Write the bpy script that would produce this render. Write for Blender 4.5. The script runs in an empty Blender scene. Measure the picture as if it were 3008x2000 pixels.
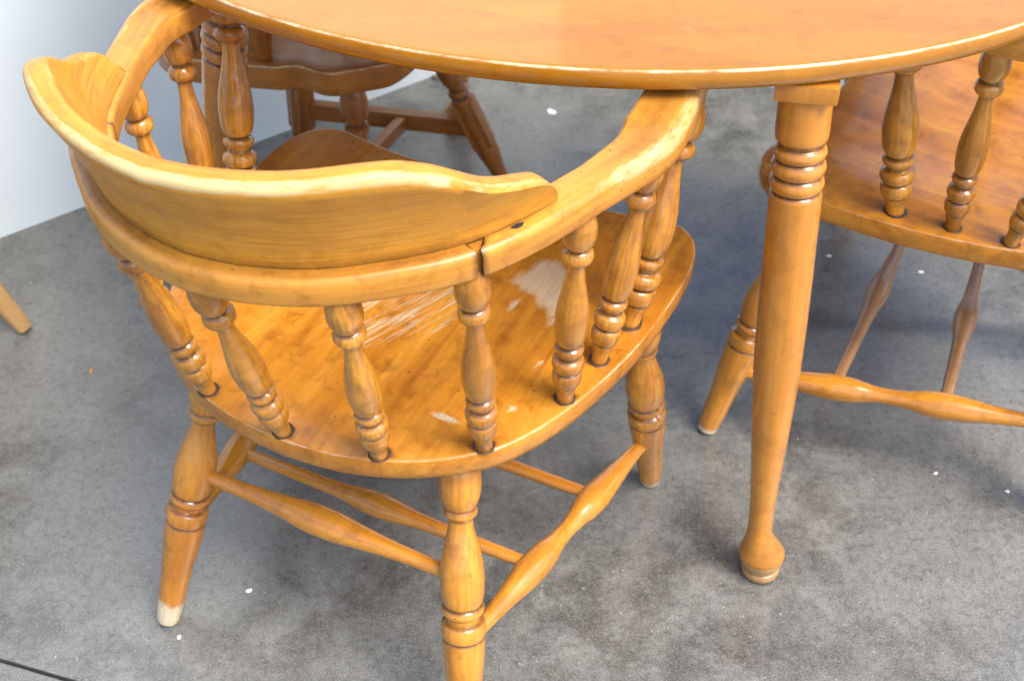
import bpy, bmesh, math, random
import numpy as np
from mathutils import Vector, Matrix, Quaternion
S = bpy.context.scene
COL = S.collection
R = math.radians

# ---------------------------------------------------------------- camera
cd = bpy.data.cameras.new('camera'); camo = bpy.data.objects.new('camera', cd); COL.objects.link(camo)
P, RO = 0.76375, -0.02552
Rt = Vector((1, 0, 0)); U = Vector((0, math.sin(P), math.cos(P))); F = Vector((0, math.cos(P), -math.sin(P)))
R2 = math.cos(RO)*Rt + math.sin(RO)*U; U2 = math.cos(RO)*U - math.sin(RO)*Rt
m = Matrix((R2, U2, -F)).transposed().to_4x4(); m.translation = Vector((0, 0, 1.4194))
camo.matrix_world = m
cd.sensor_width = 36; cd.lens = 44.0; cd.clip_start = .05; cd.clip_end = 200
cd.dof.use_dof = True; cd.dof.focus_distance = 1.28; cd.dof.aperture_fstop = 7.1
S.camera = camo

# ---------------------------------------------------------------- world, sun, exposure
w = bpy.data.worlds.new('World'); S.world = w; w.use_nodes = True
nt = w.node_tree; bg = nt.nodes['Background']
sky = nt.nodes.new('ShaderNodeTexSky'); sky.sky_type = 'NISHITA'; sky.sun_disc = False
SUN_EL, SUN_AZ = 58.0, 124.0     # azimuth clockwise from +Y
sky.sun_elevation = R(SUN_EL); sky.sun_rotation = R(SUN_AZ); sky.altitude = 0
sky.air_density = 1.0; sky.dust_density = 3.0; sky.ozone_density = 1.0
bg.inputs[1].default_value = 0.15
nt.links.new(sky.outputs[0], bg.inputs[0])
sl = bpy.data.lights.new('sun', 'SUN'); sl.energy = 1.5; sl.angle = R(32); sl.color = (1, .95, .87)
so = bpy.data.objects.new('sun', sl); COL.objects.link(so)
sd = Vector((math.sin(R(SUN_AZ))*math.cos(R(SUN_EL)), math.cos(R(SUN_AZ))*math.cos(R(SUN_EL)), math.sin(R(SUN_EL))))
so.rotation_euler = sd.to_track_quat('Z', 'Y').to_euler(); so.location = sd*8
S.view_settings.view_transform = 'Standard'; S.view_settings.look = 'None'
S.view_settings.exposure = 1.58; S.view_settings.gamma = 1

# ---------------------------------------------------------------- helpers
def pchip(t, xs, ys):
    xs = np.asarray(xs, float); ys = np.asarray(ys, float)
    h = np.diff(xs); d = np.diff(ys)/h; mm = np.zeros(len(xs))
    for i in range(1, len(xs)-1):
        if d[i-1]*d[i] > 0:
            w1 = 2*h[i]+h[i-1]; w2 = h[i]+2*h[i-1]; mm[i] = (w1+w2)/(w1/d[i-1]+w2/d[i])
    mm[0] = d[0]; mm[-1] = d[-1]
    i = np.clip(np.searchsorted(xs, t, side='right')-1, 0, len(h)-1)
    u = (t-xs[i])/h[i]
    return (2*u**3-3*u*u+1)*ys[i]+(u**3-2*u*u+u)*h[i]*mm[i]+(3*u*u-2*u**3)*ys[i+1]+(u**3-u*u)*h[i]*mm[i+1]

def mesh(name, V, Fc, mat=None, wear=None, dirt=None, sharp=42, gc=None):
    me = bpy.data.meshes.new(name); me.from_pydata([tuple(v) for v in V], [], [tuple(f) for f in Fc])
    me.update(); me.validate()
    for nm, a in (('wear', wear), ('dirt', dirt)):
        if a is not None:
            at = me.attributes.new(nm, 'FLOAT', 'POINT'); at.data.foreach_set('value', np.asarray(a, np.float32))
    if gc is not None:
        me.attributes.new('gc', 'FLOAT_VECTOR', 'POINT').data.foreach_set('vector', np.asarray(gc, np.float32).ravel())
    me.polygons.foreach_set('use_smooth', [True]*len(me.polygons))
    me.set_sharp_from_angle(angle=R(sharp))
    if mat: me.materials.append(mat)
    return me

def link(name, me, parent=None):
    o = bpy.data.objects.new(name, me); COL.objects.link(o)
    if parent: o.parent = parent
    return o

def thing(name, label, cat, loc=(0, 0, 0), rz=0, group=None):
    o = bpy.data.objects.new(name, None); COL.objects.link(o); o.empty_display_size = .1
    o.location = loc; o.rotation_euler = (0, 0, rz); o['label'] = label; o['category'] = cat
    if group: o['group'] = group
    return o

def lathe_mesh(name, prof, mat, n=36, rings=90, grooves=(), wearf=None, length=1.0, wob=0.0):
    """profile: list (t, r) over unit height t; mesh z in metres for the given length"""
    ts = np.array([p[0] for p in prof]); rs = np.array([p[1] for p in prof])
    tt = np.unique(np.concatenate([np.linspace(ts[0], ts[-1], rings), ts]))
    rr = np.maximum(pchip(tt, ts, rs), .0004)
    V = []; wr = []; dr = []
    for t, r in zip(tt, rr):
        g = max([max(0, 1-abs(t-gt)/gw)*gs for gt, gw, gs in grooves] + [0])
        wv = wearf(t) if wearf else 0.
        for k in range(n):
            a = 2*math.pi*k/n
            V.append((r*math.cos(a), r*math.sin(a), t*length)); wr.append(wv); dr.append(g)
    Fc = []
    for i in range(len(tt)-1):
        for k in range(n):
            Fc.append((i*n+k, i*n+(k+1) % n, (i+1)*n+(k+1) % n, (i+1)*n+k))
    Fc.append(tuple(range(n-1, -1, -1))); L0 = (len(tt)-1)*n; Fc.append(tuple(range(L0, L0+n)))
    return mesh(name, V, Fc, mat, wr, dr, 34)

def place_axis(o, a, b, length, spin=0.):
    a = Vector(a); b = Vector(b); d = b-a
    q = d.to_track_quat('Z', 'Y') @ Quaternion((0, 0, 1), spin)
    o.rotation_mode = 'QUATERNION'; o.rotation_quaternion = q; o.location = a
    o.scale = (1, 1, d.length/length)

# ---------------------------------------------------------------- materials
def N(t, kind, **kw):
    n = t.nodes.new(kind)
    for k, v in kw.items():
        if k == 'inp':
            for i, x in v.items(): n.inputs[i].default_value = x
        else: setattr(n, k, v)
    return n

def ramp(t, src, stops, interp='LINEAR'):
    r = N(t, 'ShaderNodeValToRGB'); r.color_ramp.interpolation = interp
    e = r.color_ramp.elements
    while len(e) < len(stops): e.new(.5)
    for el, (p, c) in zip(e, stops):
        el.position = p; el.color = (c, c, c, 1) if isinstance(c, (int, float)) else (*c, 1)
    t.links.new(src, r.inputs[0]); return r.outputs[0]

def mixc(t, fac, a, b, mode='MIX'):
    n = N(t, 'ShaderNodeMix', data_type='RGBA', blend_type=mode)
    for s, x in ((n.inputs[0], fac), (n.inputs[6], a), (n.inputs[7], b)):
        if isinstance(x, bpy.types.NodeSocket): t.links.new(x, s)
        elif isinstance(x, tuple): s.default_value = (*x, 1)
        else: s.default_value = x
    return n.outputs[2]

def math_(t, op, a, b=None, clamp=False, c=None):
    n = N(t, 'ShaderNodeMath', operation=op); n.use_clamp = clamp
    for i, x in enumerate((a, b, c)):
        if x is None: continue
        if isinstance(x, bpy.types.NodeSocket): t.links.new(x, n.inputs[i])
        else: n.inputs[i].default_value = x
    return n.outputs[0]

def noise(t, vec, scale, detail=4, rough=.55, dist=0., strc=(1, 1, 1), loc=(0, 0, 0)):
    mp = N(t, 'ShaderNodeMapping'); mp.inputs[3].default_value = strc; mp.inputs[1].default_value = loc
    t.links.new(vec, mp.inputs[0])
    n = N(t, 'ShaderNodeTexNoise'); n.inputs['Scale'].default_value = scale; n.inputs['Detail'].default_value = detail
    n.inputs['Roughness'].default_value = rough; n.inputs['Distortion'].default_value = dist
    t.links.new(mp.outputs[0], n.inputs['Vector']); return n.outputs[0]

def wood(name, c_lo, c_mid, c_hi, grain='z', rough=.34, pale=(.66, .50, .26), specks=.5, coat=.25, streak=1.0, fine=150, boards=None, scr=False, dark=(.045, .016, .006), gc=False, blotch=1.):
    mt = bpy.data.materials.new(name); mt.use_nodes = True; t = mt.node_tree
    bs = t.nodes['Principled BSDF']; L = t.links
    tc = N(t, 'ShaderNodeTexCoord'); oi = N(t, 'ShaderNodeObjectInfo')
    vm = N(t, 'ShaderNodeVectorMath', operation='MULTIPLY_ADD')
    cmb = N(t, 'ShaderNodeCombineXYZ')
    for i, k in enumerate((3.1, 7.7, 5.3)): L.new(math_(t, 'MULTIPLY', oi.outputs['Random'], k), cmb.inputs[i])
    src = tc.outputs['Object']
    if gc: src = N(t, 'ShaderNodeAttribute', attribute_name='gc').outputs['Vector']
    L.new(src, vm.inputs[0]); vm.inputs[1].default_value = (1, 1, 1); L.new(cmb.outputs[0], vm.inputs[2])
    v = vm.outputs[0]
    ax = {'x': (.10, 1, 1), 'y': (1, .10, 1), 'z': (1, 1, .10)}[grain]
    ax2 = {'x': (.04, 1, 1), 'y': (1, .04, 1), 'z': (1, 1, .05)}[grain]
    n1 = noise(t, v, 26, 3, .5, .6, ax)
    n2 = noise(t, v, fine, 3, .6, .0, ax2)
    n3 = noise(t, v, 7, 2, .5, 0, (1, 1, 1))
    base = ramp(t, n1, [(.28, c_lo), (.5, c_mid), (.74, c_hi)])
    base = mixc(t, ramp(t, n2, [(.42, .0), (.62, .34*streak)]), base, tuple(x*.66 for x in c_lo))
    base = mixc(t, ramp(t, n3, [(.35, .0), (.75, .35)]), base, c_hi)
    if boards:
        for q_, (an, sc_) in enumerate(((35, 9.), (-28, 13.), (80, 7.))):
            ms = N(t, 'ShaderNodeMapping'); ms.inputs[2].default_value = (0, 0, R(an)); ms.inputs[3].default_value = (.05, 1, 1); L.new(tc.outputs['Object'], ms.inputs[0])
            vs = N(t, 'ShaderNodeTexVoronoi', feature='DISTANCE_TO_EDGE'); vs.inputs['Scale'].default_value = sc_; L.new(ms.outputs[0], vs.inputs['Vector'])
            gt = noise(t, tc.outputs['Object'], 11, 2, .5, 0, (1, 1, 1), (q_*3, 1, 0))
            base = mixc(t, math_(t, 'MULTIPLY', ramp(t, vs.outputs['Distance'], [(.0, .16), (.0035, 0.)]), ramp(t, gt, [(.55, 0.), (.62, 1.)])), base, (.60, .36, .14))
    if boards:       # glued boards of slightly different tone: (axis angle, width, strength)
        ang, wd, st = boards
        mp = N(t, 'ShaderNodeMapping'); mp.inputs[2].default_value = (0, 0, ang); L.new(tc.outputs['Object'], mp.inputs[0])
        sx = N(t, 'ShaderNodeSeparateXYZ'); L.new(mp.outputs[0], sx.inputs[0])
        fl = math_(t, 'FLOOR', math_(t, 'DIVIDE', math_(t, 'ADD', sx.outputs[1], 5.013), wd))
        wn = N(t, 'ShaderNodeTexWhiteNoise', noise_dimensions='1D'); L.new(fl, wn.inputs['W'])
        base = mixc(t, math_(t, 'MULTIPLY', wn.outputs[0], st), base, tuple(x*.62 for x in c_mid))
    # fine mottling of the maple and handling grime
    n4 = noise(t, v, 420, 2, .6)
    base = mixc(t, ramp(t, n4, [(.55, 0.), (.75, .22)]), base, tuple(x*.55 for x in c_lo))
    n5 = noise(t, v, 38, 4, .62, .3, (1, 1, 1), (3, 1, 2))
    base = mixc(t, ramp(t, n5, [(.50, 0.), (.68, (.55*specks+.05)*blotch)]), base, tuple(x*.5 for x in c_lo))
    vo = N(t, 'ShaderNodeTexVoronoi'); vo.inputs['Scale'].default_value = 75; L.new(v, vo.inputs['Vector'])
    sp = ramp(t, vo.outputs['Distance'], [(.06, 1.), (.13, 0.)])
    nsp = noise(t, v, 60, 1, .5, 0, (1, 1, 1), (9, 4, 1))
    sp = math_(t, 'MULTIPLY', sp, ramp(t, nsp, [(.56, 0.), (.62, specks)]))
    base = mixc(t, sp, base, (.035, .014, .006))
    # dark glaze held in the turned grooves and round sockets
    ad = N(t, 'ShaderNodeAttribute', attribute_name='dirt')
    nd = noise(t, v, 110, 3, .6)
    df = math_(t, 'MULTIPLY', ad.outputs['Fac'], ramp(t, nd, [(.25, .5), (.5, 1.)]), True)
    base = mixc(t, df, base, dark)
    # worn through to bare wood
    aw = N(t, 'ShaderNodeAttribute', attribute_name='wear')
    nw = noise(t, v, 55, 5, .65, .2, {'x': (.35, 1, 1), 'y': (1, .35, 1), 'z': (1, 1, .6)}[grain], (2, 5, 1))
    nw2 = noise(t, v, 330, 3, .7, .0, {'x': (.25, 1, 1), 'y': (1, .25, 1), 'z': (1, 1, .5)}[grain])
    nw = math_(t, 'ADD', math_(t, 'MULTIPLY', nw, .62), math_(t, 'MULTIPLY', nw2, .38))
    wf = math_(t, 'MULTIPLY', math_(t, 'SUBTRACT', math_(t, 'ADD', aw.outputs['Fac'], nw), 1.0), 4.5, True)
    wf = math_(t, 'MULTIPLY', wf, .9)
    if scr:
        mr = N(t, 'ShaderNodeMapping'); mr.inputs[2].default_value = (0, 0, R(scr)); L.new(tc.outputs['Object'], mr.inputs[0])
        ns = noise(t, mr.outputs[0], 200, 3, .6, .4, (.07, 1, 1))
        asr = N(t, 'ShaderNodeAttribute', attribute_name='scratch')
        sf = math_(t, 'MULTIPLY', math_(t, 'SUBTRACT', math_(t, 'ADD', math_(t, 'MULTIPLY', asr.outputs['Fac'], .40), ns), .87), 5., True)
        wf = math_(t, 'MAXIMUM', wf, sf)
    npl = ramp(t, noise(t, v, 240, 4, .65, 0, {'x': (.08, 1, 1), 'y': (1, .08, 1), 'z': (1, 1, .08)}[grain]), [(.35, 0.), (.62, 1.)])
    base = mixc(t, wf, base, mixc(t, npl, tuple(x*.82 for x in pale), pale))
    L.new(base, bs.inputs['Base Color'])
    nr = noise(t, v, 30, 4, .6)
    rr = ramp(t, nr, [(.3, rough*.75), (.7, rough*1.25)])
    rr = mixc(t, wf, rr, (.62, .62, .62)); L.new(rr, bs.inputs['Roughness'])
    bs.inputs['IOR'].default_value = 1.5
    bs.inputs['Specular IOR Level'].default_value = .28
    bs.inputs['Coat Weight'].default_value = coat; bs.inputs['Coat Roughness'].default_value = .07
    bm = N(t, 'ShaderNodeBump'); bm.inputs['Strength'].default_value = .12; bm.inputs['Distance'].default_value = .002
    hh = math_(t, 'SUBTRACT', math_(t, 'MULTIPLY', n2, .5), math_(t, 'MULTIPLY', wf, .6))
    hh = math_(t, 'ADD', hh, math_(t, 'MULTIPLY', nr, .5))
    L.new(hh, bm.inputs['Height']); L.new(bm.outputs[0], bs.inputs['Normal'])
    return mt

M_turn = wood('maple_turned', (.27, .092, .010), (.46, .182, .018), (.62, .275, .032), 'z', .30, specks=.7, streak=1.7, fine=260, coat=.7, pale=(.55,.42,.22))
M_leg = wood('maple_leg', (.35, .120, .013), (.51, .202, .020), (.60, .260, .030), 'z', .28, specks=.7, coat=.6, streak=1.2, fine=240, pale=(.60, .50, .34))
M_rail = wood('maple_rail', (.36, .128, .016), (.51, .208, .026), (.59, .275, .040), 'x', .34, specks=.7, coat=.2, gc=True, pale=(.58, .43, .21))
M_crest = wood('maple_crest', (.42, .160, .017), (.55, .235, .024), (.62, .290, .034), 'x', .40, specks=.6, coat=.08, streak=1.35, fine=360, blotch=.8, gc=True, pale=(.60, .45, .21))
M_seat = wood('maple_seat', (.31, .098, .009), (.45, .168, .014), (.56, .245, .028), 'y', .30, specks=.8, coat=.3, scr=-66, pale=(.54, .40, .24))
M_table = wood('maple_tabletop', (.36, .128, .007), (.405, .157, .009), (.445, .186, .014), 'x', .20, specks=.3, coat=.6, streak=.6, pale=(.66, .54, .32), boards=(R(23), .105, .45))
M_tleg = wood('maple_table_leg', (.34, .115, .013), (.46, .175, .020), (.53, .22, .030), 'z', .28, specks=.5, coat=.6, streak=.6, pale=(.36, .22, .10))
M_tan = wood('bare_worn_maple', (.36, .20, .07), (.46, .27, .11), (.55, .35, .16), 'z', .5, specks=.5, coat=0.)
M_tan2 = wood('greyed_maple', (.27, .125, .045), (.36, .18, .07), (.46, .25, .11), 'z', .35, specks=.5, coat=.3)
M_dark = wood('walnut_stained_wood', (.15, .045, .006), (.26, .085, .011), (.36, .135, .019), 'z', .33, specks=.3, coat=.4)
M_darkseat = wood('brown_seat_wood', (.22, .075, .012), (.34, .125, .020), (.43, .175, .032), 'x', .36, specks=.3, coat=.15)

def plain(name, col, rough=.6, nscale=30, var=.15):
    mt = bpy.data.materials.new(name); mt.use_nodes = True; t = mt.node_tree; bs = t.nodes['Principled BSDF']
    tc = N(t, 'ShaderNodeTexCoord'); n = noise(t, tc.outputs['Object'], nscale, 4, .6)
    t.links.new(mixc(t, n, tuple(x*(1-var) for x in col), tuple(min(1, x*(1+var)) for x in col)), bs.inputs['Base Color'])
    bs.inputs['Roughness'].default_value = rough; return mt
M_white = plain('white_paint', (.64, .715, .74), .45, 3, .07)
M_fleck = plain('white_paint_fleck', (.82, .84, .86), .5)
M_leaf = plain('dry_leaf', (.09, .07, .035), .8, 200, .4)
M_chip = plain('orange_wood_chip', (.55, .25, .04), .7)
M_pit = plain('dark_joint_filler', (.012, .012, .016), .9)

def concrete():
    mt = bpy.data.materials.new('concrete'); mt.use_nodes = True; t = mt.node_tree; bs = t.nodes['Principled BSDF']; L = t.links
    tc = N(t, 'ShaderNodeTexCoord'); v = tc.outputs['Object']
    a = noise(t, v, 2.3, 5, .6, .3); b = noise(t, v, 13, 6, .68, .3); c = noise(t, v, 90, 4, .7); d = noise(t, v, 420, 2, .6)
    base = ramp(t, b, [(.36, (.055, .051, .044)), (.5, (.125, .119, .107)), (.64, (.205, .198, .182))])
    base = mixc(t, ramp(t, a, [(.42, 0.), (.60, .75)]), base, (.205, .201, .190))
    base = mixc(t, ramp(t, c, [(.48, 0.), (.68, .6)]), base, (.055, .052, .046))
    base = mixc(t, ramp(t, c, [(.28, .45), (.46, 0.)]), base, (.23, .23, .228))
    base = mixc(t, ramp(t, d, [(.48, 0.), (.64, .5)]), base, (.05, .048, .045))
    base = mixc(t, ramp(t, d, [(.32, .5), (.48, 0.)]), base, (.28, .28, .27))
    # long dark scuff lying across the slab behind the right chair
    sx = N(t, 'ShaderNodeSeparateXYZ'); L.new(v, sx.inputs[0])
    ln = math_(t, 'ADD', sx.outputs[1], math_(t, 'MULTIPLY', sx.outputs[0], .10))
    ln = math_(t, 'ADD', ln, math_(t, 'MULTIPLY', math_(t, 'SUBTRACT', b, .5), .035))
    dd = math_(t, 'ABSOLUTE', math_(t, 'SUBTRACT', ln, 1.557))
    msk = ramp(t, dd, [(.006, .62), (.026, 0.)])
    xr = ramp(t, math_(t, 'MULTIPLY', sx.outputs[0], 1.0), [(.10, 0.), (.42, 1.)])
    base = mixc(t, math_(t, 'MULTIPLY', msk, xr), base, (.05, .046, .04))
    # white grit and dark pits
    for sc, col, lo, hi, off in ((46, (.62, .62, .60), .035, .06, (0, 0, 0)), (110, (.55, .54, .5), .06, .10, (4, 2, 0)), (38, (.03, .028, .025), .04, .075, (7, 1, 0)), (95, (.04, .036, .03), .07, .12, (1, 8, 0))):
        mp = N(t, 'ShaderNodeMapping'); mp.inputs[1].default_value = off; L.new(v, mp.inputs[0])
        vo = N(t, 'ShaderNodeTexVoronoi'); vo.inputs['Scale'].default_value = sc; L.new(mp.outputs[0], vo.inputs['Vector'])
        mk = ramp(t, vo.outputs['Distance'], [(lo, .8), (hi, 0.)])
        gate = noise(t, v, 21, 2, .5, 0, (1, 1, 1), off)
        base = mixc(t, math_(t, 'MULTIPLY', mk, ramp(t, gate, [(.5, 0.), (.56, 1.)])), base, col)
    base = mixc(t, 1., base, (.84, .865, .84), 'MULTIPLY')
    L.new(base, bs.inputs['Base Color'])
    L.new(ramp(t, b, [(.3, .22), (.7, .38)]), bs.inputs['Roughness'])
    bs.inputs['Specular IOR Level'].default_value = .75
    bm = N(t, 'ShaderNodeBump'); bm.inputs['Strength'].default_value = .18; bm.inputs['Distance'].default_value = .003
    L.new(math_(t, 'ADD', math_(t, 'MULTIPLY', c, .6), math_(t, 'MULTIPLY', d, .4)), bm.inputs['Height']); L.new(bm.outputs[0], bs.inputs['Normal'])
    return mt
M_conc = concrete()

# ---------------------------------------------------------------- setting: floor, left wall, low right plinth
def structure(name, me):
    o = link(name, me); o['kind'] = 'structure'; return o
def floor_mesh():
    # two slabs with a real 5 mm control joint between them
    d = Vector((.102, -.034, 0)).normalized(); n = Vector((-d.y, d.x, 0)); p0 = Vector((-.679, .904, 0))
    BIG = 30; g = .0028; V = []; Fc = []
    a0 = p0 - d*BIG; a1 = p0 + d*BIG
    def add(*vs):
        k = len(V); V.extend(vs); Fc.append(tuple(range(k, k+len(vs))))
    dz = Vector((0, 0, -.009))
    u0, u1 = a0+n*g, a1+n*g; l0, l1 = a0-n*g, a1-n*g
    add(u0, u1, u1+n*BIG, u0+n*BIG); add(l1, l0, l0-n*BIG, l1-n*BIG)
    add(u1, u0, u0+dz, u1+dz); add(l0, l1, l1+dz, l0+dz); 
    me = mesh('floor', V, Fc, M_conc); return me, (l0+dz*.98, l1+dz*.98, u1+dz*.98, u0+dz*.98)
fm, js = floor_mesh(); floor = structure('floor', fm)
link('control_joint', mesh('control_joint', js, [(0, 1, 2, 3)], M_pit), floor)

def wall(name, a, b, h, th, label, inward):
    a = Vector(a).to_3d(); b = Vector(b).to_3d(); d = (b-a).normalized(); n = Vector((-d.y, d.x, 0))*inward
    t = n*th; hz = Vector((0, 0, h)); z0 = Vector((0, 0, -.002))
    q = [a+z0, b+z0, b+z0+t, a+z0+t]; V = q+[x+hz for x in q]
    Fc = [(0, 1, 5, 4), (1, 2, 6, 5), (2, 3, 7, 6), (3, 0, 4, 7), (4, 5, 6, 7), (3, 2, 1, 0)]
    me = mesh(name, V, Fc, M_white, sharp=20)
    bm = bmesh.new(); bm.from_mesh(me); bmesh.ops.recalc_face_normals(bm, faces=bm.faces); bm.to_mesh(me); bm.free()
    return structure(name, me)
corner = (.125, 2.475)
wall('wall_left', (-1.22, 2.393-.658*1.22), corner, 2.3, .1, '', 1)
wall('plinth_right', (corner[0]+.002, corner[1]), (2.2, 2.56-.62*2.2), .32, .1, '', 1)  # low white plinth, height kept down so sky light comes in from behind

# ---------------------------------------------------------------- captain's chair
def catmull(pts, n=12):
    pts = [np.array(p, float) for p in pts]; P_ = [2*pts[0]-pts[1]]+pts+[2*pts[-1]-pts[-2]]; out = []
    for i in range(1, len(P_)-2):
        for k in range(n):
            u = k/n; a, b, c, d = P_[i-1:i+3]
            out.append(.5*((2*b)+(-a+c)*u+(2*a-5*b+4*c-d)*u*u+(-a+3*b-3*c+d)*u**3))
    out.append(pts[-1]); return np.array(out)

rail_r = [(0, -.2625), (.042, -.2575), (.077, -.248), (.108, -.236), (.135, -.221), (.167, -.197), (.204, -.165), (.232, -.132), (.254, -.094), (.271, -.055), (.287, -.011), (.303, .03), (.317, .068), (.322, .105), (.3185, .15), (.311, .20), (.302, .262)]
_r = catmull(rail_r, 10)
_full = np.concatenate([_r[::-1]*[-1, 1], _r[1:]])
_seg = np.r_[0, np.cumsum(np.linalg.norm(np.diff(_full, axis=0), axis=1))]; SMAX = _seg[-1]/2
def rail_pt(s):       # signed arc length from the back centre -> point and inward normal
    def at(q): return np.array([np.interp(q+SMAX, _seg, _full[:, 0]), np.interp(q+SMAX, _seg, _full[:, 1])])
    p = at(s); e = .006; tg = at(min(s+e, SMAX))-at(max(s-e, -SMAX)); tg /= np.linalg.norm(tg)
    return p, np.array([-tg[1], tg[0]]), tg
ZR, HR = .700, .030
def rail_w(s):
    return float(np.interp(abs(s), [0, .36, .42, .47, .53, .60, .68], [.046, .043, .041, .048, .061, .058, .055]))

def rail_section(w_, h, ro, ri, rb):
    """closed section (a across 0 outer .. w inner, z 0..h), list of (a, z, tag)"""
    pts = []
    def arc(ca, cz, r, a0, a1, tag, k=4):
        for i in range(k+1):
            a = a0+(a1-a0)*i/k; pts.append((ca+r*math.cos(a), cz+r*math.sin(a), tag if 0 < i < k or tag == 'o' else ''))
    pi = math.pi
    arc(rb, rb, rb, 1.5*pi, pi, '', 2)
    arc(ro, h-ro, ro, pi, pi/2, 'o', 5)
    pts.append((w_*.5, h, 't'))
    arc(w_-ri, h-ri, ri, pi/2, 0, 'i', 3)
    arc(w_-rb, rb, rb, 0, -pi/2, '', 2)
    return pts

def sweep_rail(name, s0, s1, mat, cut0=None, cut1=None, round0=False, round1=False, wearfun=None, n=60):
    ss = np.linspace(s0, s1, n)
    if round1: ss = np.unique(np.r_[ss, s1-.03*(1-np.sin(np.linspace(0, math.pi/2, 9)))])
    if round0: ss = np.unique(np.r_[ss, s0+.03*(1-np.sin(np.linspace(0, math.pi/2, 9)))])
    V = []; wr = []; m_ = None; dr = []; gcs = []
    for s in ss:
        w_ = rail_w(s); tap = 1.
        for rd, se in ((round0, s0), (round1, s1)):
            if rd:
                x = abs(s-se)
                if x < .03: tap = math.sqrt(max(0.0025, 1-(1-x/.03)**2))
        sec = rail_section(w_*tap, HR, min(.0085, w_*tap*.3), min(.005, w_*tap*.2), min(.003, w_*tap*.2))
        m_ = len(sec)
        for a, z, tag in sec:
            frac = a/(w_*tap); a2 = a+w_*(1-tap)/2
            sh = 0.
            if cut0 and abs(s-s0) < .05: sh = cut0(frac)*(1-abs(s-s0)/.05)
            if cut1 and abs(s-s1) < .05: sh = cut1(frac)*(1-abs(s-s1)/.05)
            p, nn, tg = rail_pt(s+sh)
            q = p+nn*a2; gcs.append((s, a2, z))
            V.append((q[0], q[1], ZR+z)); wr.append(wearfun(s, tag, frac) if wearfun else 0.)
            dr.append(.42*min(1, max(0, (abs(s)-.40)/.12)) if (tag == 't' or (tag == 'i' and frac < .97)) and wearfun is wear_arm else .30 if (wearfun is wear_back and .10 < frac < .6 and z > .028) else 0.9 if ((cut0 and s == ss[0]) or (cut1 and s == ss[-1])) else 0.)
    Fc = []
    for i in range(len(ss)-1):
        for k in range(m_): Fc.append((i*m_+k, (i+1)*m_+k, (i+1)*m_+(k+1) % m_, i*m_+(k+1) % m_))
    Fc.append(tuple(range(m_))); Fc.append(tuple((len(ss)-1)*m_+k for k in range(m_-1, -1, -1)))
    return mesh(name, V, Fc, mat, wr, dr, 48, gcs)

SJ = .268
def wear_arm(s, tag, frac):
    a = abs(s)
    if tag == 'o' and a > .40: return .62 if a > .43 else .5
    if tag == 'o': return .30
    if tag == 'i': return .38 if a > .4 else .2
    if tag == '' and frac > .8: return .2
    return .12
def wear_back(s, tag, frac): return {'o': .33, 'i': .3}.get(tag, .1)
G_ = .0026
def cutA(fr): return .016*min(1., max(0., (fr-.12)/.22))
ME_armR = sweep_rail('arm_rail', SJ+G_, SMAX, M_rail, cut0=lambda f: cutA(f), round1=True, wearfun=wear_arm)
ME_armL = sweep_rail('arm_rail', -SMAX, -SJ-.0003, M_rail, cut1=lambda f: 0., round0=True, wearfun=wear_arm)
wear_low = lambda s, tag, frac: .3 if tag == 'o' else .12
ME_armR2 = sweep_rail('arm_rail', SJ+.0003, SMAX, M_rail, cut0=lambda f: 0., round1=True, wearfun=wear_low)
ME_armL2 = sweep_rail('arm_rail', -SMAX, -SJ-.0003, M_rail, cut1=lambda f: 0., round0=True, wearfun=wear_low)
def cutB(fr): return -.008*min(1., max(0., (fr-.12)/.22))
ME_back = sweep_rail('back_rail', -SJ+.0003, SJ-G_, M_rail, cut0=lambda f: 0., cut1=cutB, wearfun=wear_back, n=80)
ME_back2 = sweep_rail('back_rail', -SJ+.0003, SJ-.0003, M_rail, cut0=lambda f: 0., cut1=lambda f: 0., wearfun=wear_back, n=80)
def scarf(sgn):       # splice block showing in the V of the joint
    s0, s1 = sgn*SJ-.014, sgn*SJ+.03
    V = []; ss = np.linspace(s0, s1, 8)
    for s in ss:
        p, nn, tg = rail_pt(s)
        for a, z in ((.007, .004), (.007, .0275), (.041, .0282), (.041, .004)):
            q = p+nn*a; V.append((q[0], q[1], ZR+z))
    Fc = [(i*4+k, (i+1)*4+k, (i+1)*4+(k+1) % 4, i*4+(k+1) % 4) for i in range(7) for k in range(4)]+[(0, 1, 2, 3), (31, 30, 29, 28)]
    return mesh('splice_block', V, Fc, M_rail, [0.1]*32, [.3]*32, 30, V)
ME_scR, ME_scL = scarf(1), scarf(-1)

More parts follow.
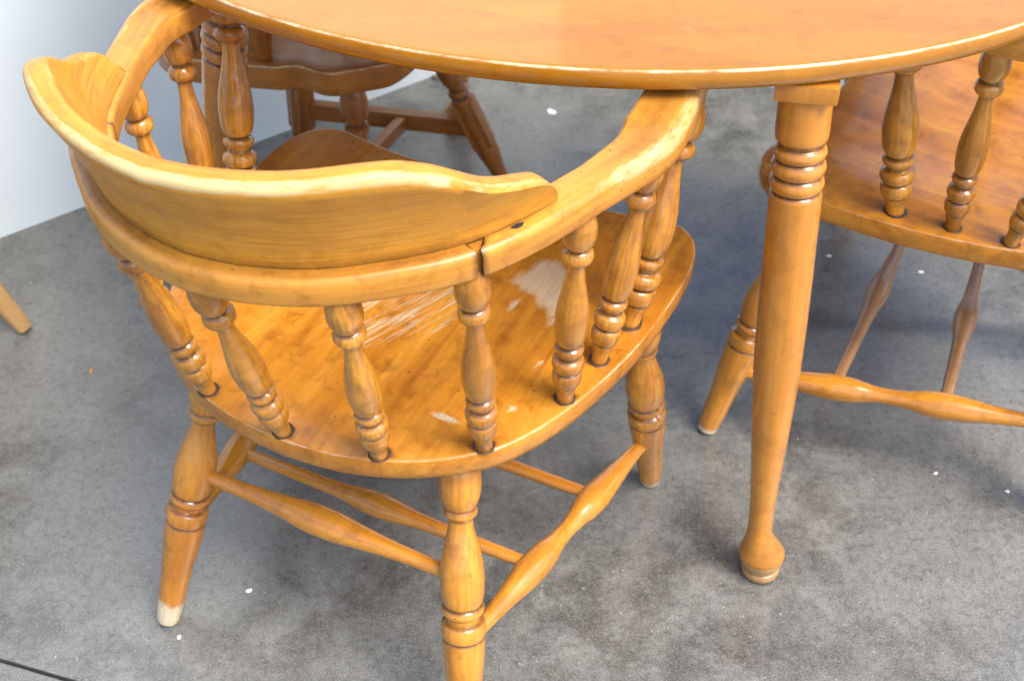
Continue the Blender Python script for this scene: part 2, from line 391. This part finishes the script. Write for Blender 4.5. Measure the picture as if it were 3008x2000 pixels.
# crest: flared plate on the back rail, ogee ends
def crest_mesh():
    hs = [(0, .108), (.10, .110), (.165, .112), (.195, .110), (.225, .100), (.255, .081), (.280, .064), (.305, .053), (.325, .046), (.342, .038), (.356, .025), (.364, .011), (.367, .002)]
    SE = .367
    ss = np.concatenate([np.linspace(0, .315, 50), np.linspace(.319, SE, 18)]); ss = np.concatenate([-ss[:0:-1], ss])
    th = .0255; V = []; gcs = []; wr = []; dr = []; m_ = None
    for s in ss:
        H = float(pchip(np.array([abs(s)]), [h[0] for h in hs], [h[1] for h in hs])[0])
        p, nn, tg = rail_pt(s)
        lean = .032*(H/.11)
        prof = []
        NU = 9
        for i in range(NU+1):
            u = i/NU; prof.append((.0155-lean*(u**1.35), H*u*.93 if i == NU else H*u*.93, 'w' if u > .9 else ('b' if i == 0 else 'f')))
        ro = min(.0065, H*.3)
        top_o = .0155-lean
        prof.append((top_o+ro*.35, H-ro*.35, 'w')); prof.append((top_o+ro*1.0, H-.0002, 'v')); prof.append((top_o+ro*1.6, H, 't'))
        prof.append((top_o+th*.6, H+.0005, 't')); prof.append((top_o+th-ro*.6, H-.0003, 'n')); prof.append((top_o+th-.0012, H-ro*.7, 'n'))
        for i in range(NU, -1, -1):
            u = i/NU
            if i < NU: prof.append((.0155+th-.002-lean*(u**1.1), H*u*.93, 'f'))
        m_ = len(prof)
        for a, z, tag in prof:
            q = p+nn*a; V.append((q[0], q[1], ZR+HR+.0012+max(z, 0))); gcs.append((s, z, a))
            wv = {'v': .62, 'w': .70+.07*math.sin(s*23+1), 'n': .50, 't': .30, 'b': .25, 'f': .10}[tag]
            if tag == 'w' and abs(s) > .24: wv = .50
            if tag == 'w' and abs(s) > .36: wv = .35
            wr.append(wv); dr.append(.55 if tag == 'b' else 0.)
    Fc = []
    for i in range(len(ss)-1):
        for k in range(m_): Fc.append((i*m_+k, (i+1)*m_+k, (i+1)*m_+(k+1) % m_, i*m_+(k+1) % m_))
    Fc.append(tuple(range(m_))); Fc.append(tuple((len(ss)-1)*m_+k for k in range(m_-1, -1, -1)))
    return mesh('crest_rail', V, Fc, M_crest, wr, dr, 60, gcs)
ME_crest = crest_mesh()

def in_poly(x, y, poly):
    c = False; j = len(poly)-1
    for i in range(len(poly)):
        xi, yi = poly[i]; xj, yj = poly[j]
        if (yi > y) != (yj > y) and x < (xj-xi)*(y-yi)/(yj-yi)+xi: c = not c
        j = i
    return c
def poly_d(x, y, poly):
    b = 1e9
    for i in range(len(poly)):
        a = np.array(poly[i]); d = np.array(poly[(i+1) % len(poly)])-a
        t_ = np.clip(((x-a[0])*d[0]+(y-a[1])*d[1])/(d@d), 0, 1); b = min(b, math.hypot(x-a[0]-t_*d[0], y-a[1]-t_*d[1]))
    return b

seat_half = [(0, -.1875), (.05, -.1835), (.10, -.1725), (.15, -.152), (.195, -.122), (.229, -.086), (.260, -.022), (.281, .049), (.294, .116), (.300, .19), (.301, .235), (.297, .275), (.285, .308), (.262, .327), (.235, .331), (.20, .325), (.15, .317), (.08, .312), (0, .311)]
ZS = .433
def seat_mesh(worn=True):
    c = catmull(seat_half, 5); full = np.concatenate([c, (c[1:-1]*[-1, 1])[::-1]])
    n = len(full); cen = np.array([0, .07]); K = 46
    V = []; wr = []; scv = []; dr = []
    patch = [(.098, .150), (.118, .205), (.150, .215), (.180, .190), (.205, .10), (.188, .092), (.160, .118), (.127, .134)]
    scr = [(-.04, .10), (.0, .16), (.08, .20), (.110, .14), (.098, .06), (.06, .0), (.0, -.06), (-.045, -.05), (-.10, .02), (-.09, .08)]
    blobs = [(.145, -.086, .022, .006), (.206, -.044, .006, .011), (.131, .117, .006, .016), (.203, .03, .005, .01), (-.15, .0, .006, .006), (.03, .05, .004, .004), (.178, .05, .003, .003)]
    sock = [(s_*x, y) for (x, y) in SP_B for s_ in (1, -1)]
    def top(x, y, rho):
        d = .011*(1-np.clip((rho-.30)/.50, 0, 1)**2*(3-2*np.clip((rho-.30)/.50, 0, 1)))
        return ZS-d
    ring_id = []
    def put(x, y, z, rim=0.):
        V.append((x, y, z)); wv = rim; s2 = 0.
        if worn:
            if in_poly(x, y, patch): wv = max(wv, min(.95, .42+poly_d(x, y, patch)*20))
            else: wv = max(wv, .42-poly_d(x, y, patch)*14)
            dd = poly_d(x, y, scr); s2 = min(1., .35+dd*22) if in_poly(x, y, scr) else max(0, .35-dd*14)
            for bx, by, ra, rb_ in blobs:
                q = math.hypot((x-bx)/ra, (y-by)/rb_)
                if q < 1.6: wv = max(wv, .92-.42*q)
        wr.append(max(wv, 0)); scv.append(s2)
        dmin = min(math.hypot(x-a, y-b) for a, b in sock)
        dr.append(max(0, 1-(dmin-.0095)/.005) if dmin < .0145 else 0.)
    put(cen[0], cen[1], top(*cen, 0))
    rhos = list(np.linspace(0, .985, K)[1:])
    for r in rhos:
        for p in full:
            q = cen+(p-cen)*r; put(q[0], q[1], top(q[0], q[1], r))
    for ins, z, rim in ((.0022, ZS, .3), (.0006, ZS-.0009, .62), (0, ZS-.003, .45), (-.0008, ZS-.010, .1), (-.0004, ZS-.022, .08), (.002, ZS-.030, .1), (.006, ZS-.033, .1), (.03, ZS-.033, 0.)):
        for p in full:
            d = cen-p; d = d/np.linalg.norm(d); q = p+d*ins; V.append((q[0], q[1], z)); wr.append(rim); scv.append(0.); dr.append(0.)
    Fc = [(0, 1+k, 1+(k+1) % n) for k in range(n)]
    L_ = (len(V)-1)//n
    for i in range(L_-1):
        for k in range(n): Fc.append((1+i*n+k, 1+(i+1)*n+k, 1+(i+1)*n+(k+1) % n, 1+i*n+(k+1) % n))
    Fc.append(tuple(1+(L_-1)*n+k for k in range(n-1, -1, -1)))
    me = mesh('seat', V, Fc, M_seat, wr, dr, 50)
    at = me.attributes.new('scratch', 'FLOAT', 'POINT'); at.data.foreach_set('value', np.array(scv, np.float32))
    return me

SP_B = [(0, -.176), (.109, -.160), (.203, -.104), (.251, -.005), (.261, .065), (.269, .136)]
SP_T = [(0, -.243), (.126, -.209), (.214, -.131), (.268, -.011), (.293, .107), (.294, .212)]
mmr = .001
spin_prof = [(0, 9), (.05, 9.6), (.088, 12.4), (.097, 13.0), (.100, 11.8), (.104, 14.6), (.118, 15.9), (.136, 16.4), (.154, 15.6), (.163, 13.4), (.167, 11.6), (.172, 14.4), (.180, 16.2), (.202, 17.4), (.222, 16.2), (.230, 13.6), (.235, 11.6), (.250, 11.4), (.258, 11.9), (.262, 14.2), (.279, 15.6), (.293, 14.4), (.298, 11.0), (.304, 11.2), (.312, 13.2), (.330, 15.0), (.38, 17.0), (.44, 17.5), (.50, 16.6), (.57, 13.9), (.63, 11.2), (.69, 9.2), (.725, 8.6), (.745, 9.6), (.752, 13), (.765, 15.6), (.776, 16.2), (.792, 15.4), (.808, 12.6), (.812, 11.0), (.822, 11.2), (.828, 13.2), (.845, 15.6), (.885, 17.5), (.92, 16.8), (.955, 14.4), (1.0, 11.5)]
_re = lambda t: float(np.interp(t, [0, .1, .167, .202, .235, .279, .30, .445, .70, 1], [0, .112, .188, .225, .259, .304, .326, .462, .704, 1]))
spin_prof = [(_re(a), b*mmr) for a, b in spin_prof]
SG = [(.167, .010, 1.), (.240, .016, .8), (.300, .012, 1.), (.816, .013, 1.), (.745, .012, .6), (.100, .009, .8), (0, .02, .8)]
SG = [(_re(a), b, c) for a, b, c in SG]
ME_spin = lathe_mesh('spindle', spin_prof, M_turn, 32, 230, SG, lambda t: .12, .27)
ME_post = lathe_mesh('arm_post', [(a, b*1.25) for a, b in spin_prof], M_turn, 36, 230, [(a-(.0), b_, c_) for a, b_, c_ in SG], lambda t: .12, .27)
leg_prof = [(0, 13.5), (.008, 14.6), (.2, 19.6), (.385, 25.2), (.397, 25.2), (.402, 23.6), (.407, 25.2), (.43, 26.4), (.447, 25.8), (.453, 23.6), (.459, 19.6), (.468, 19.4), (.474, 20.8), (.480, 23.6), (.490, 24.9), (.500, 24.0), (.505, 21.8), (.512, 22.8), (.54, 25.0), (.585, 26.0), (.63, 24.4), (.67, 21), (.71, 17.2), (.745, 14.4), (.764, 13.9), (.771, 15.6), (.782, 19.2), (.793, 18.9), (.799, 17.6), (.806, 18.6), (.83, 22.2), (.865, 24.2), (.90, 23.8), (.95, 20), (1.0, 18)]
leg_prof = [(a, b*mmr) for a, b in leg_prof]
def leg_wear_tan(t): return .3
def leg_wear_tip(t): return 1.1 if t < .02 else max(.12, .6-(t-.012)*5)
def leg_wear(t): return 1.2 if t < .045 else max(.1, .95-(t-.045)*8) if t < .155 else .13
LG = [(.402, .008, 1.), (.455, .010, .8), (.505, .010, 1.), (.799, .010, .7), (.768, .008, .4)]
ME_legpale = lathe_mesh('leg', leg_prof, M_leg, 40, 240, LG, leg_wear, .41)
ME_leg = lathe_mesh('leg', leg_prof, M_leg, 40, 240, LG, leg_wear_tip, .41)
ME_legtan = lathe_mesh('leg', leg_prof, M_tan, 40, 100, LG, leg_wear_tan, .41)
str1 = [(0, 8), (.06, 8.6), (.25, 11), (.38, 15.5), (.47, 19), (.53, 19), (.62, 15.5), (.75, 11), (.94, 8.6), (1, 8)]
str2 = [(0, 9), (.08, 9.6), (.20, 13), (.29, 18), (.345, 19.4), (.40, 17.6), (.46, 12.6), (.51, 11.2), (.56, 12.6), (.62, 17.6), (.68, 19.2), (.74, 17), (.84, 12.4), (.94, 9.6), (1, 9)]
strx = [(0, 8), (.1, 8.6), (.28, 9.6), (.38, 11.5), (.46, 16), (.50, 17), (.54, 16), (.62, 11.5), (.72, 9.6), (.9, 8.6), (1, 8)]
ENDG = [(0, .03, .8), (1, .03, .8)]
ME_str1 = lathe_mesh('back_stretcher', [(a, b*mmr) for a, b in str1], M_leg, 28, 60, ENDG, None, .35)
ME_str2 = lathe_mesh('side_stretcher', [(a, b*mmr) for a, b in str2], M_leg, 28, 70, ENDG, None, .40)
ME_strx = lathe_mesh('cross_stretcher', [(a, b*mmr) for a, b in strx], M_leg, 28, 60, ENDG, None, .40)
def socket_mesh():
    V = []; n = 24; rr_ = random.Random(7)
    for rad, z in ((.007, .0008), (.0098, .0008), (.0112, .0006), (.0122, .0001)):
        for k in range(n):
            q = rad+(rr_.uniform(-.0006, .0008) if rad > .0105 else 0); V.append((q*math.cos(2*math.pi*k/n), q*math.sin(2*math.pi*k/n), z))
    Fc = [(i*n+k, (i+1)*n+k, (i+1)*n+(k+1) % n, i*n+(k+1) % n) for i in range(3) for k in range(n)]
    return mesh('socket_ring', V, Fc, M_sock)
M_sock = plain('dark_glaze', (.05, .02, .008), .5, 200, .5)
ME_sock = socket_mesh()
ME_strxp = lathe_mesh('cross_stretcher', [(a, b*mmr) for a, b in strx], M_tan2, 28, 60, ENDG, None, .40)
ME_seat_worn = seat_mesh(True); ME_seat = seat_mesh(False)

rng = random.Random(4)
LEGS_A = dict(bf=(.225, -.226), bt=(.160, -.082), ff=(.268, .272), ft=(.259, .198))
def captains_chair(label, loc, rz, legs=LEGS_A, legs_right=None, worn=False, scale=1.0, shift=(0, 0), group='maple captain\'s chairs round the table'):
    t = thing('captains_chair', label, 'chair', (loc[0], loc[1], 0), rz, group); t.scale = (scale,)*3
    link('seat', ME_seat_worn if worn else ME_seat, t)
    Lp = {}
    for s in (1, -1):
        lg = legs_right if (legs_right and s == 1) else legs
        for f_, t_, k in (('bf', 'bt', 'b'), ('ff', 'ft', 'f')):
            a = Vector((s*lg[f_][0], lg[f_][1], .0)); b = Vector((s*lg[t_][0], lg[t_][1], .406))
            d = (b-a).normalized(); 
            o = link('leg', (ME_legpale if (worn and k == 'b') else ME_legtan if scale != 1 else ME_leg), t); place_axis(o, a+Vector((0, 0, .004)), b, .41, rng.random()*6)
            Lp[(k, s)] = (a, b)
    def on(k, s, q): a, b = Lp[(k, s)]; return a+(b-a)*q
    sw = {}
    for s in (1, -1):
        a = on('b', s, .37); b = on('f', s, .29); o = link('side_stretcher', ME_str2, t); place_axis(o, a, b, .40, rng.random()*6)
        sw[s] = (a+(b-a)*.345, a+(b-a)*.68)
    o = link('back_stretcher', ME_str1, t); place_axis(o, on('b', -1, .585), on('b', 1, .585), .35)
    for k in (0, 1):
        o = link('cross_stretcher', ME_strxp if legs_right else ME_strx, t); place_axis(o, sw[-1][k], sw[1][k], .40, rng.random()*6)
    for i, (b, tp) in enumerate(zip(SP_B, SP_T)):
        for s in ((1, -1) if i else (1,)):
            post = i == 5
            o = link('arm_post' if post else 'spindle', ME_post if post else ME_spin, t)
            sk = link('socket_ring', ME_sock, t); sk.location = (s*b[0], b[1], ZS); sk.scale = (1.25, 1.25, 1) if post else (1, 1, 1)
            place_axis(o, (s*b[0], b[1], ZS-.003), (s*tp[0]+shift[0], tp[1]+shift[1], ZR+.004), .27, rng.random()*6)
    link('back_rail', ME_back if worn else ME_back2, t); link('arm_rail', ME_armR if worn else ME_armR2, t); link('arm_rail', ME_armL if worn else ME_armL2, t)
    if worn:
        link('splice_block', ME_scR, t)
        V = [(0, 0, .0009)]+[(.0068*math.cos(a)*(1+.25*math.sin(3*a)), .0030*math.sin(a), 0) for a in np.linspace(0, 2*math.pi, 17)[:-1]]
        h = link('nail_hole', mesh('nail_hole', V, [(0, 1+k, 1+(k+1) % 16) for k in range(16)], M_pit), t)
        h.location = (.2415, -.0915, ZR+HR+.0006); h.rotation_euler = (0, 0, R(62))
    link('crest_rail', ME_crest, t)
    for o in list(t.children):
        if o.name.split('.')[0] in ('back_rail', 'arm_rail', 'crest_rail'): o.location = (shift[0], shift[1], 0)
    return t
A = captains_chair('worn maple captain\'s chair in front, back to the viewer, arm rail joint cracked open', (-.1655, 1.0566), -.4732, worn=True)
LEGS_B = dict(bf=(.235, -.175), bt=(.19, -.08), ff=(.362, .311), ft=(.272, .250))
B = captains_chair('maple captain\'s chair at the right edge, tucked behind the near table leg', (.756, 1.388), .950, legs=LEGS_B, shift=(.012, -.042), legs_right=dict(bf=(.09, -.13), bt=(.04, .10), ff=(.240, .350), ft=(.14, .285)))
LEGS_D = dict(bf=(.225, -.226), bt=(.160, -.082), ff=(.270, .325), ft=(.225, .165))
D = captains_chair('chair mostly outside the left edge, only a pale worn leg tip showing on the concrete', (-1.192, 1.452), R(243), legs=LEGS_D, scale=.92)

# ---------------------------------------------------------------- oval table
TZ = .765; TC = (.121, 1.548); TA, TB, TR = .651, .484, -.219
tab = thing('oval_table', 'oval maple dining table with turned pad foot legs above the chairs', 'table', (TC[0], TC[1], 0), 0)
def table_top():
    n = 220; th = .027; V = []; wr = []
    c, s = math.cos(TR), math.sin(TR)
    def ring(ins, z, wv):
        for k in range(n):
            a = 2*math.pi*k/n; x, y = TA*math.cos(a), TB*math.sin(a)
            nx, ny = math.cos(a)/TA, math.sin(a)/TB; l = math.hypot(nx, ny); x -= ins*nx/l; y -= ins*ny/l
            V.append((c*x-s*y, s*x+c*y, z)); wr.append(wv)
    V.append((0, 0, TZ)); wr.append(0)
    for f in np.linspace(.05, .98, 22): ring(TA*(1-f)*.72, TZ, 0.)
    ring(.006, TZ, .05); ring(.0028, TZ-.0002, .25); ring(.0012, TZ-.0010, .66); ring(0.0002, TZ-.0026, .62); ring(-.0006, TZ-.0044, .22)
    ring(-.0015, TZ-.010, .30); ring(-.0015, TZ-.015, .36); ring(.0004, TZ-.0195, .42); ring(.003, TZ-.0235, .2); ring(.007, TZ-.0262, .1); ring(.012, TZ-.027, 0.); ring(.06, TZ-.027, 0.)
    Fc = [(0, 1+k, 1+(k+1) % n) for k in range(n)]; L_ = (len(V)-1)//n
    for i in range(L_-1):
        for k in range(n): Fc.append((1+i*n+k, 1+(i+1)*n+k, 1+(i+1)*n+(k+1) % n, 1+i*n+(k+1) % n))
    Fc.append(tuple(1+(L_-1)*n+k for k in range(n-1, -1, -1)))
    return mesh('table_top', V, Fc, M_table, wr, None, 50)
link('table_top', table_top(), tab)
tl = [(0, 22.5), (.003, 24.6), (.012, 25.4), (.0165, 24.6), (.018, 22.9), (.021, 23.6), (.032, 26.8), (.044, 30.0), (.0475, 30.0), (.051, 30.6), (.060, 29.4), (.074, 25.6), (.088, 21.6), (.102, 18.4), (.118, 16.4), (.14, 15.9), (.18, 16.4), (.25, 18.8), (.35, 23.0), (.45, 26.4), (.55, 28.6), (.66, 29.2), (.78, 28.8), (.852, 28.4), (.856, 27.2), (.859, 24.8), (.862, 27.2), (.872, 29.4), (.882, 27.6), (.886, 24.9), (.890, 27.4), (.900, 29.4), (.910, 27.4), (.914, 24.9), (.918, 27), (.926, 28.6), (.933, 27), (.938, 24.2), (.944, 24.6), (.948, 27.6), (.957, 28.4), (1, 28.4)]
tl = [(a*.971, b) for a, b in tl]+[(1, 28.4)]
ME_tleg = lathe_mesh('leg', [(a, b*mmr) for a, b in tl], M_tleg, 44, 260, [(.834, .005, 1.), (.860, .005, 1.), (.8875, .005, 1.), (.9125, .007, 1.), (.019, .004, 1.), (.048, .004, .6), (.075, .03, .25)], lambda t: .66 if t < .047 else .13, .718)
for v_ in ME_tleg.vertices:      # pad foot turned off the axis of the leg
    q_ = max(0., min(1., (.115-v_.co.z/.695)/.07)); v_.co.x -= .0065*q_*q_*(3-2*q_)
ME_tleg.update()
def block_mesh(name, sx, sy, sz, mat, bev=.003, grain=None):
    bm = bmesh.new(); bmesh.ops.create_cube(bm, size=1); bmesh.ops.scale(bm, vec=(sx, sy, sz), verts=bm.verts)
    bmesh.ops.bevel(bm, geom=bm.edges[:], offset=bev, segments=2, affect='EDGES', profile=.7)
    me = bpy.data.meshes.new(name); bm.to_mesh(me); bm.free()
    me.polygons.foreach_set('use_smooth', [True]*len(me.polygons)); me.set_sharp_from_angle(angle=R(40)); me.materials.append(mat)
    for nm in ('wear', 'dirt'): me.attributes.new(nm, 'FLOAT', 'POINT').data.foreach_set('value', [.12 if nm == 'wear' else 0.]*len(me.vertices))
    return me
ME_blk = block_mesh('leg_block', .064, .064, .021, M_tleg, .004)
for (tx, ty), (fx, fy) in (((.308, 1.094), (.325, 1.013)), ((-.333, 1.382), (-.460, 1.420)), ((-.065, 1.90), (-.091, 2.106)), ((.55, 1.76), (.62, 1.835))):
    o = link('leg', ME_tleg, tab)
    place_axis(o, (fx-TC[0], fy-TC[1], 0), (tx-TC[0]+(tx-fx)*.03, ty-TC[1]+(ty-fy)*.03, .718), .718, 0.)
    b = link('leg_block', ME_blk, tab); b.location = (tx-TC[0]-.002, ty-TC[1]+.001, .7275); b.rotation_euler = (0, 0, -.2)
for (a, b_) in (((.318, 1.125), (.55, 1.73)), ((-.345, 1.50), (-.075, 1.87))):
    a = Vector((a[0]-TC[0], a[1]-TC[1], 0)); b2 = Vector((b_[0]-TC[0], b_[1]-TC[1], 0)); d = b2-a
    o = link('cleat', block_mesh('cleat', d.length-.03, .05, .026, M_tleg, .002), tab)
    o.location = (a+b2)/2+Vector((0, 0, .7245)); o.rotation_euler = (0, 0, math.atan2(d.y, d.x))

# ---------------------------------------------------------------- darker chair at the far left of the table
CO = Vector((-.268, 1.785)); ca = math.atan2(-.234, .972)
Cc = thing('side_chair', 'dark brown chair with scalloped seat and block legs behind the table at upper left', 'chair', (CO.x, CO.y, 0), ca)
# local: x forward (to the right in view), y left (away from viewer)
def seat_c():
    o_ = [(-.235, 0), (-.237, -.08), (-.237, -.135), (-.232, -.155), (-.205, -.176), (-.166, -.186), (-.10, -.186), (-.04, -.184), (-.024, -.182), (-.010, -.175), (.004, -.173), (.022, -.178), (.0425, -.184), (.062, -.183), (.082, -.172), (.110, -.157), (.137, -.137), (.158, -.085), (.166, 0)]
    c = catmull(o_, 5); full = np.concatenate([c, (c[1:-1]*[1, -1])[::-1]]); n = len(full); V = []; wr = []
    for ins, z, wv in ((.15, .432, 0), (.08, .434, 0), (.03, .441, .1), (.006, .443, .3), (.001, .441, .7), (0, .438, .4), (0, .406, .1), (.004, .4005, .1), (.02, .4, 0)):
        for p in full:
            d = -p/np.linalg.norm(p); q = p+d*ins; V.append((q[0], q[1], z)); wr.append(wv)
    Fc = [tuple(range(n))]
    for i in range(8):
        for k in range(n): Fc.append((i*n+k, (i+1)*n+k, (i+1)*n+(k+1) % n, i*n+(k+1) % n))
    Fc.append(tuple(8*n+k for k in range(n-1, -1, -1)))
    me = mesh('seat', V, Fc, M_darkseat, wr, None, 45)
    bm = bmesh.new(); bm.from_mesh(me); bmesh.ops.recalc_face_normals(bm, faces=bm.faces); bm.to_mesh(me); bm.free(); return me
link('seat', seat_c(), Cc)
cl = [(0, 12), (.12, 15), (.20, 20), (.215, 21), (.49, 21), (.50, 17), (.508, 16), (.515, 19.5), (.53, 19.5), (.538, 14.5), (.55, 14.5), (.58, 19), (.62, 21), (.68, 18.5), (.76, 15), (.80, 15), (.806, 18.8), (.83, 19), (.838, 14.5), (.85, 15), (.88, 20.5), (.92, 22), (.96, 20), (1, 15)]
ME_cleg = lathe_mesh('leg', [(a, b*mmr) for a, b in cl], M_dark, 32, 200, [(.504, .01, 1.), (.545, .01, .8), (.843, .010, 1.)], lambda t: .15, .40)
ME_cblk = block_mesh('leg_block', .038, .038, .100, M_dark, .006)
cf = {}
for sx, fx, txx in ((1, .235, .075), (-1, -.165, -.125)):
    for sy in (1, -1):
        a = Vector((fx-(.155 if (sx > 0 and sy < 0) else 0), sy*.165, .0)); b = Vector((txx, sy*(.150 if sx > 0 else .14), .402))
        o = link('leg', ME_cleg, Cc); place_axis(o, a, b, .40); cf[(sx, sy)] = (a, b)
        q = link('leg_block', ME_cblk, Cc); m_ = a+(b-a)*.36; q.rotation_mode = 'QUATERNION'; q.rotation_quaternion = (b-a).to_track_quat('Z', 'Y'); q.location = m_
for sy in (1, -1):
    a = cf[(-1, sy)]; b = cf[(1, sy)]; p0 = a[0]+(a[1]-a[0])*.34; p1 = b[0]+(b[1]-b[0])*.34; d = p1-p0
    o = link('side_rail', block_mesh('side_rail', .020, .034, d.length-.03, M_dark, .003), Cc)
    o.rotation_mode = 'QUATERNION'; o.rotation_quaternion = d.to_track_quat('Z', 'Y'); o.location = (p0+p1)/2
    if sy == 1: mid1 = (p0+p1)/2+d*.10
    else: mid0 = (p0+p1)/2+d*.04
d = mid1-mid0
o = link('cross_rail', block_mesh('cross_rail', .018, .026, d.length-.02, M_dark, .003), Cc); o.rotation_mode = 'QUATERNION'
o.rotation_quaternion = d.to_track_quat('Z', 'Y'); o.location = (mid0+mid1)/2
cs = [(0, 13), (.05, 14), (.15, 19), (.28, 23), (.34, 21), (.37, 16), (.40, 20), (.43, 16), (.6, 15), (.75, 20), (.9, 18), (1, 14)]
ME_cpost = lathe_mesh('arm_post', [(a, b*mmr) for a, b in cs], M_dark, 28, 60, [(.37, .02, 1.), (0, .03, 1.)], None, .22)
cb = [(0, 11), (.1, 14), (.3, 18), (.5, 15), (.7, 13), (1, 10)]
ME_cback = lathe_mesh('back_spindle', [(a, b*mmr) for a, b in cb], M_dark, 24, 40, (), None, .42)
for sy in (1, -1):
    o = link('arm_post', ME_cpost, Cc); place_axis(o, (-.055, sy*.158, .438), (-.045, sy*.185, .735), .22)
    o = link('arm_rail', block_mesh('arm_rail', .22, .045, .022, M_dark, .006), Cc); o.location = (-.13, sy*.19, .748)
for y in (-.15, -.09, -.03, .03, .09, .15):
    o = link('back_spindle', ME_cback, Cc); place_axis(o, (-.175, y, .436), (-.235, y*1.25, .86), .42)
o = link('crest_rail', block_mesh('crest_rail', .024, .44, .09, M_dark, .008), Cc); o.location = (-.242, 0, .895); o.rotation_euler = (0, R(-14), 0)

# ---------------------------------------------------------------- litter on the floor
def blob(name, loc, sx, sy, h, mat, seed, label, cat, group=None, lift=0.):
    r = random.Random(seed); n = 9; V = [(0, 0, h)]; 
    for k in range(n):
        a = 2*math.pi*k/n; q = r.uniform(.7, 1.15); V.append((sx*q*math.cos(a), sy*q*math.sin(a), .0005+lift*r.random()))
    for k in range(n):
        a = 2*math.pi*k/n; V.append((V[k+1][0]*.6, V[k+1][1]*.6, h*.8+lift*r.random()*.6))
    Fc = [(1+k, 1+(k+1) % n, 1+n+(k+1) % n, 1+n+k) for k in range(n)]+[(0, 1+n+k, 1+n+(k+1) % n) for k in range(n)]+[tuple(range(n, 0, -1))]
    o = link(name, mesh(name, V, Fc, mat)); o.location = (loc[0], loc[1], 0); o.rotation_euler = (0, 0, r.random()*6)
    o['label'] = label; o['category'] = cat
    if group: o['group'] = group
    return o
FG = 'white paint flecks on the concrete'
for i, (x, y, s, lab) in enumerate(((-.367, 1.003, .0045, 'faint white fleck on the concrete under the front chair\'s back stretcher'), (-.45, .932, .0038, 'bright white fleck beside the front chair\'s pale left foot'), (.559, 1.675, .0048, 'white fleck below the right chair\'s seat, nearer the table leg'), (.707, 1.626, .005, 'white fleck below the right chair\'s seat, between the two cross stretchers'), (.615, 1.178, .0035, 'tiny white fleck right of the table foot, above the rightmost one'), (.092, 2.147, .011, 'pale round fleck on the far floor just below the table edge'), (.709, 1.141, .0038, 'tiny white fleck at the right edge, low on the concrete'))):
    blob('paint_fleck', (x, y), s, s*.75, .0012, M_fleck, i, lab, 'fleck', FG)
LG_ = 'dry leaf scraps behind the dark chair'
for i, (x, y, s, lab) in enumerate(((-.145, 2.285, .012, 'dry leaf scrap against the foot of the white wall'), (-.112, 2.262, .011, 'curled dry leaf scrap just under the table edge by the wall'), (-.100, 2.232, .009, 'small leaf scrap below the curled one near the wall'), (-.136, 2.125, .017, 'largest crumpled leaf beside the far table foot'), (-.206, 2.131, .009, 'brown leaf crumb above the dark chair\'s rail'), (-.172, 2.154, .008, 'thin leaf crumb between wall and far table foot'))):
    blob('leaf_scrap', (x, y), s, s*.5, .004, M_leaf, 20+i, lab, 'leaf', LG_, lift=.006)
blob('wood_chip', (-.68, 1.437), .006, .003, .002, M_chip, 50, 'small orange wood chip on the concrete left of the front chair', 'chip')
blob('leaf_scrap', (-.862, 1.512), .016, .007, .006, M_pit, 51, 'dark scrap at the left edge below the pale leg tip', 'scrap', lift=.004)
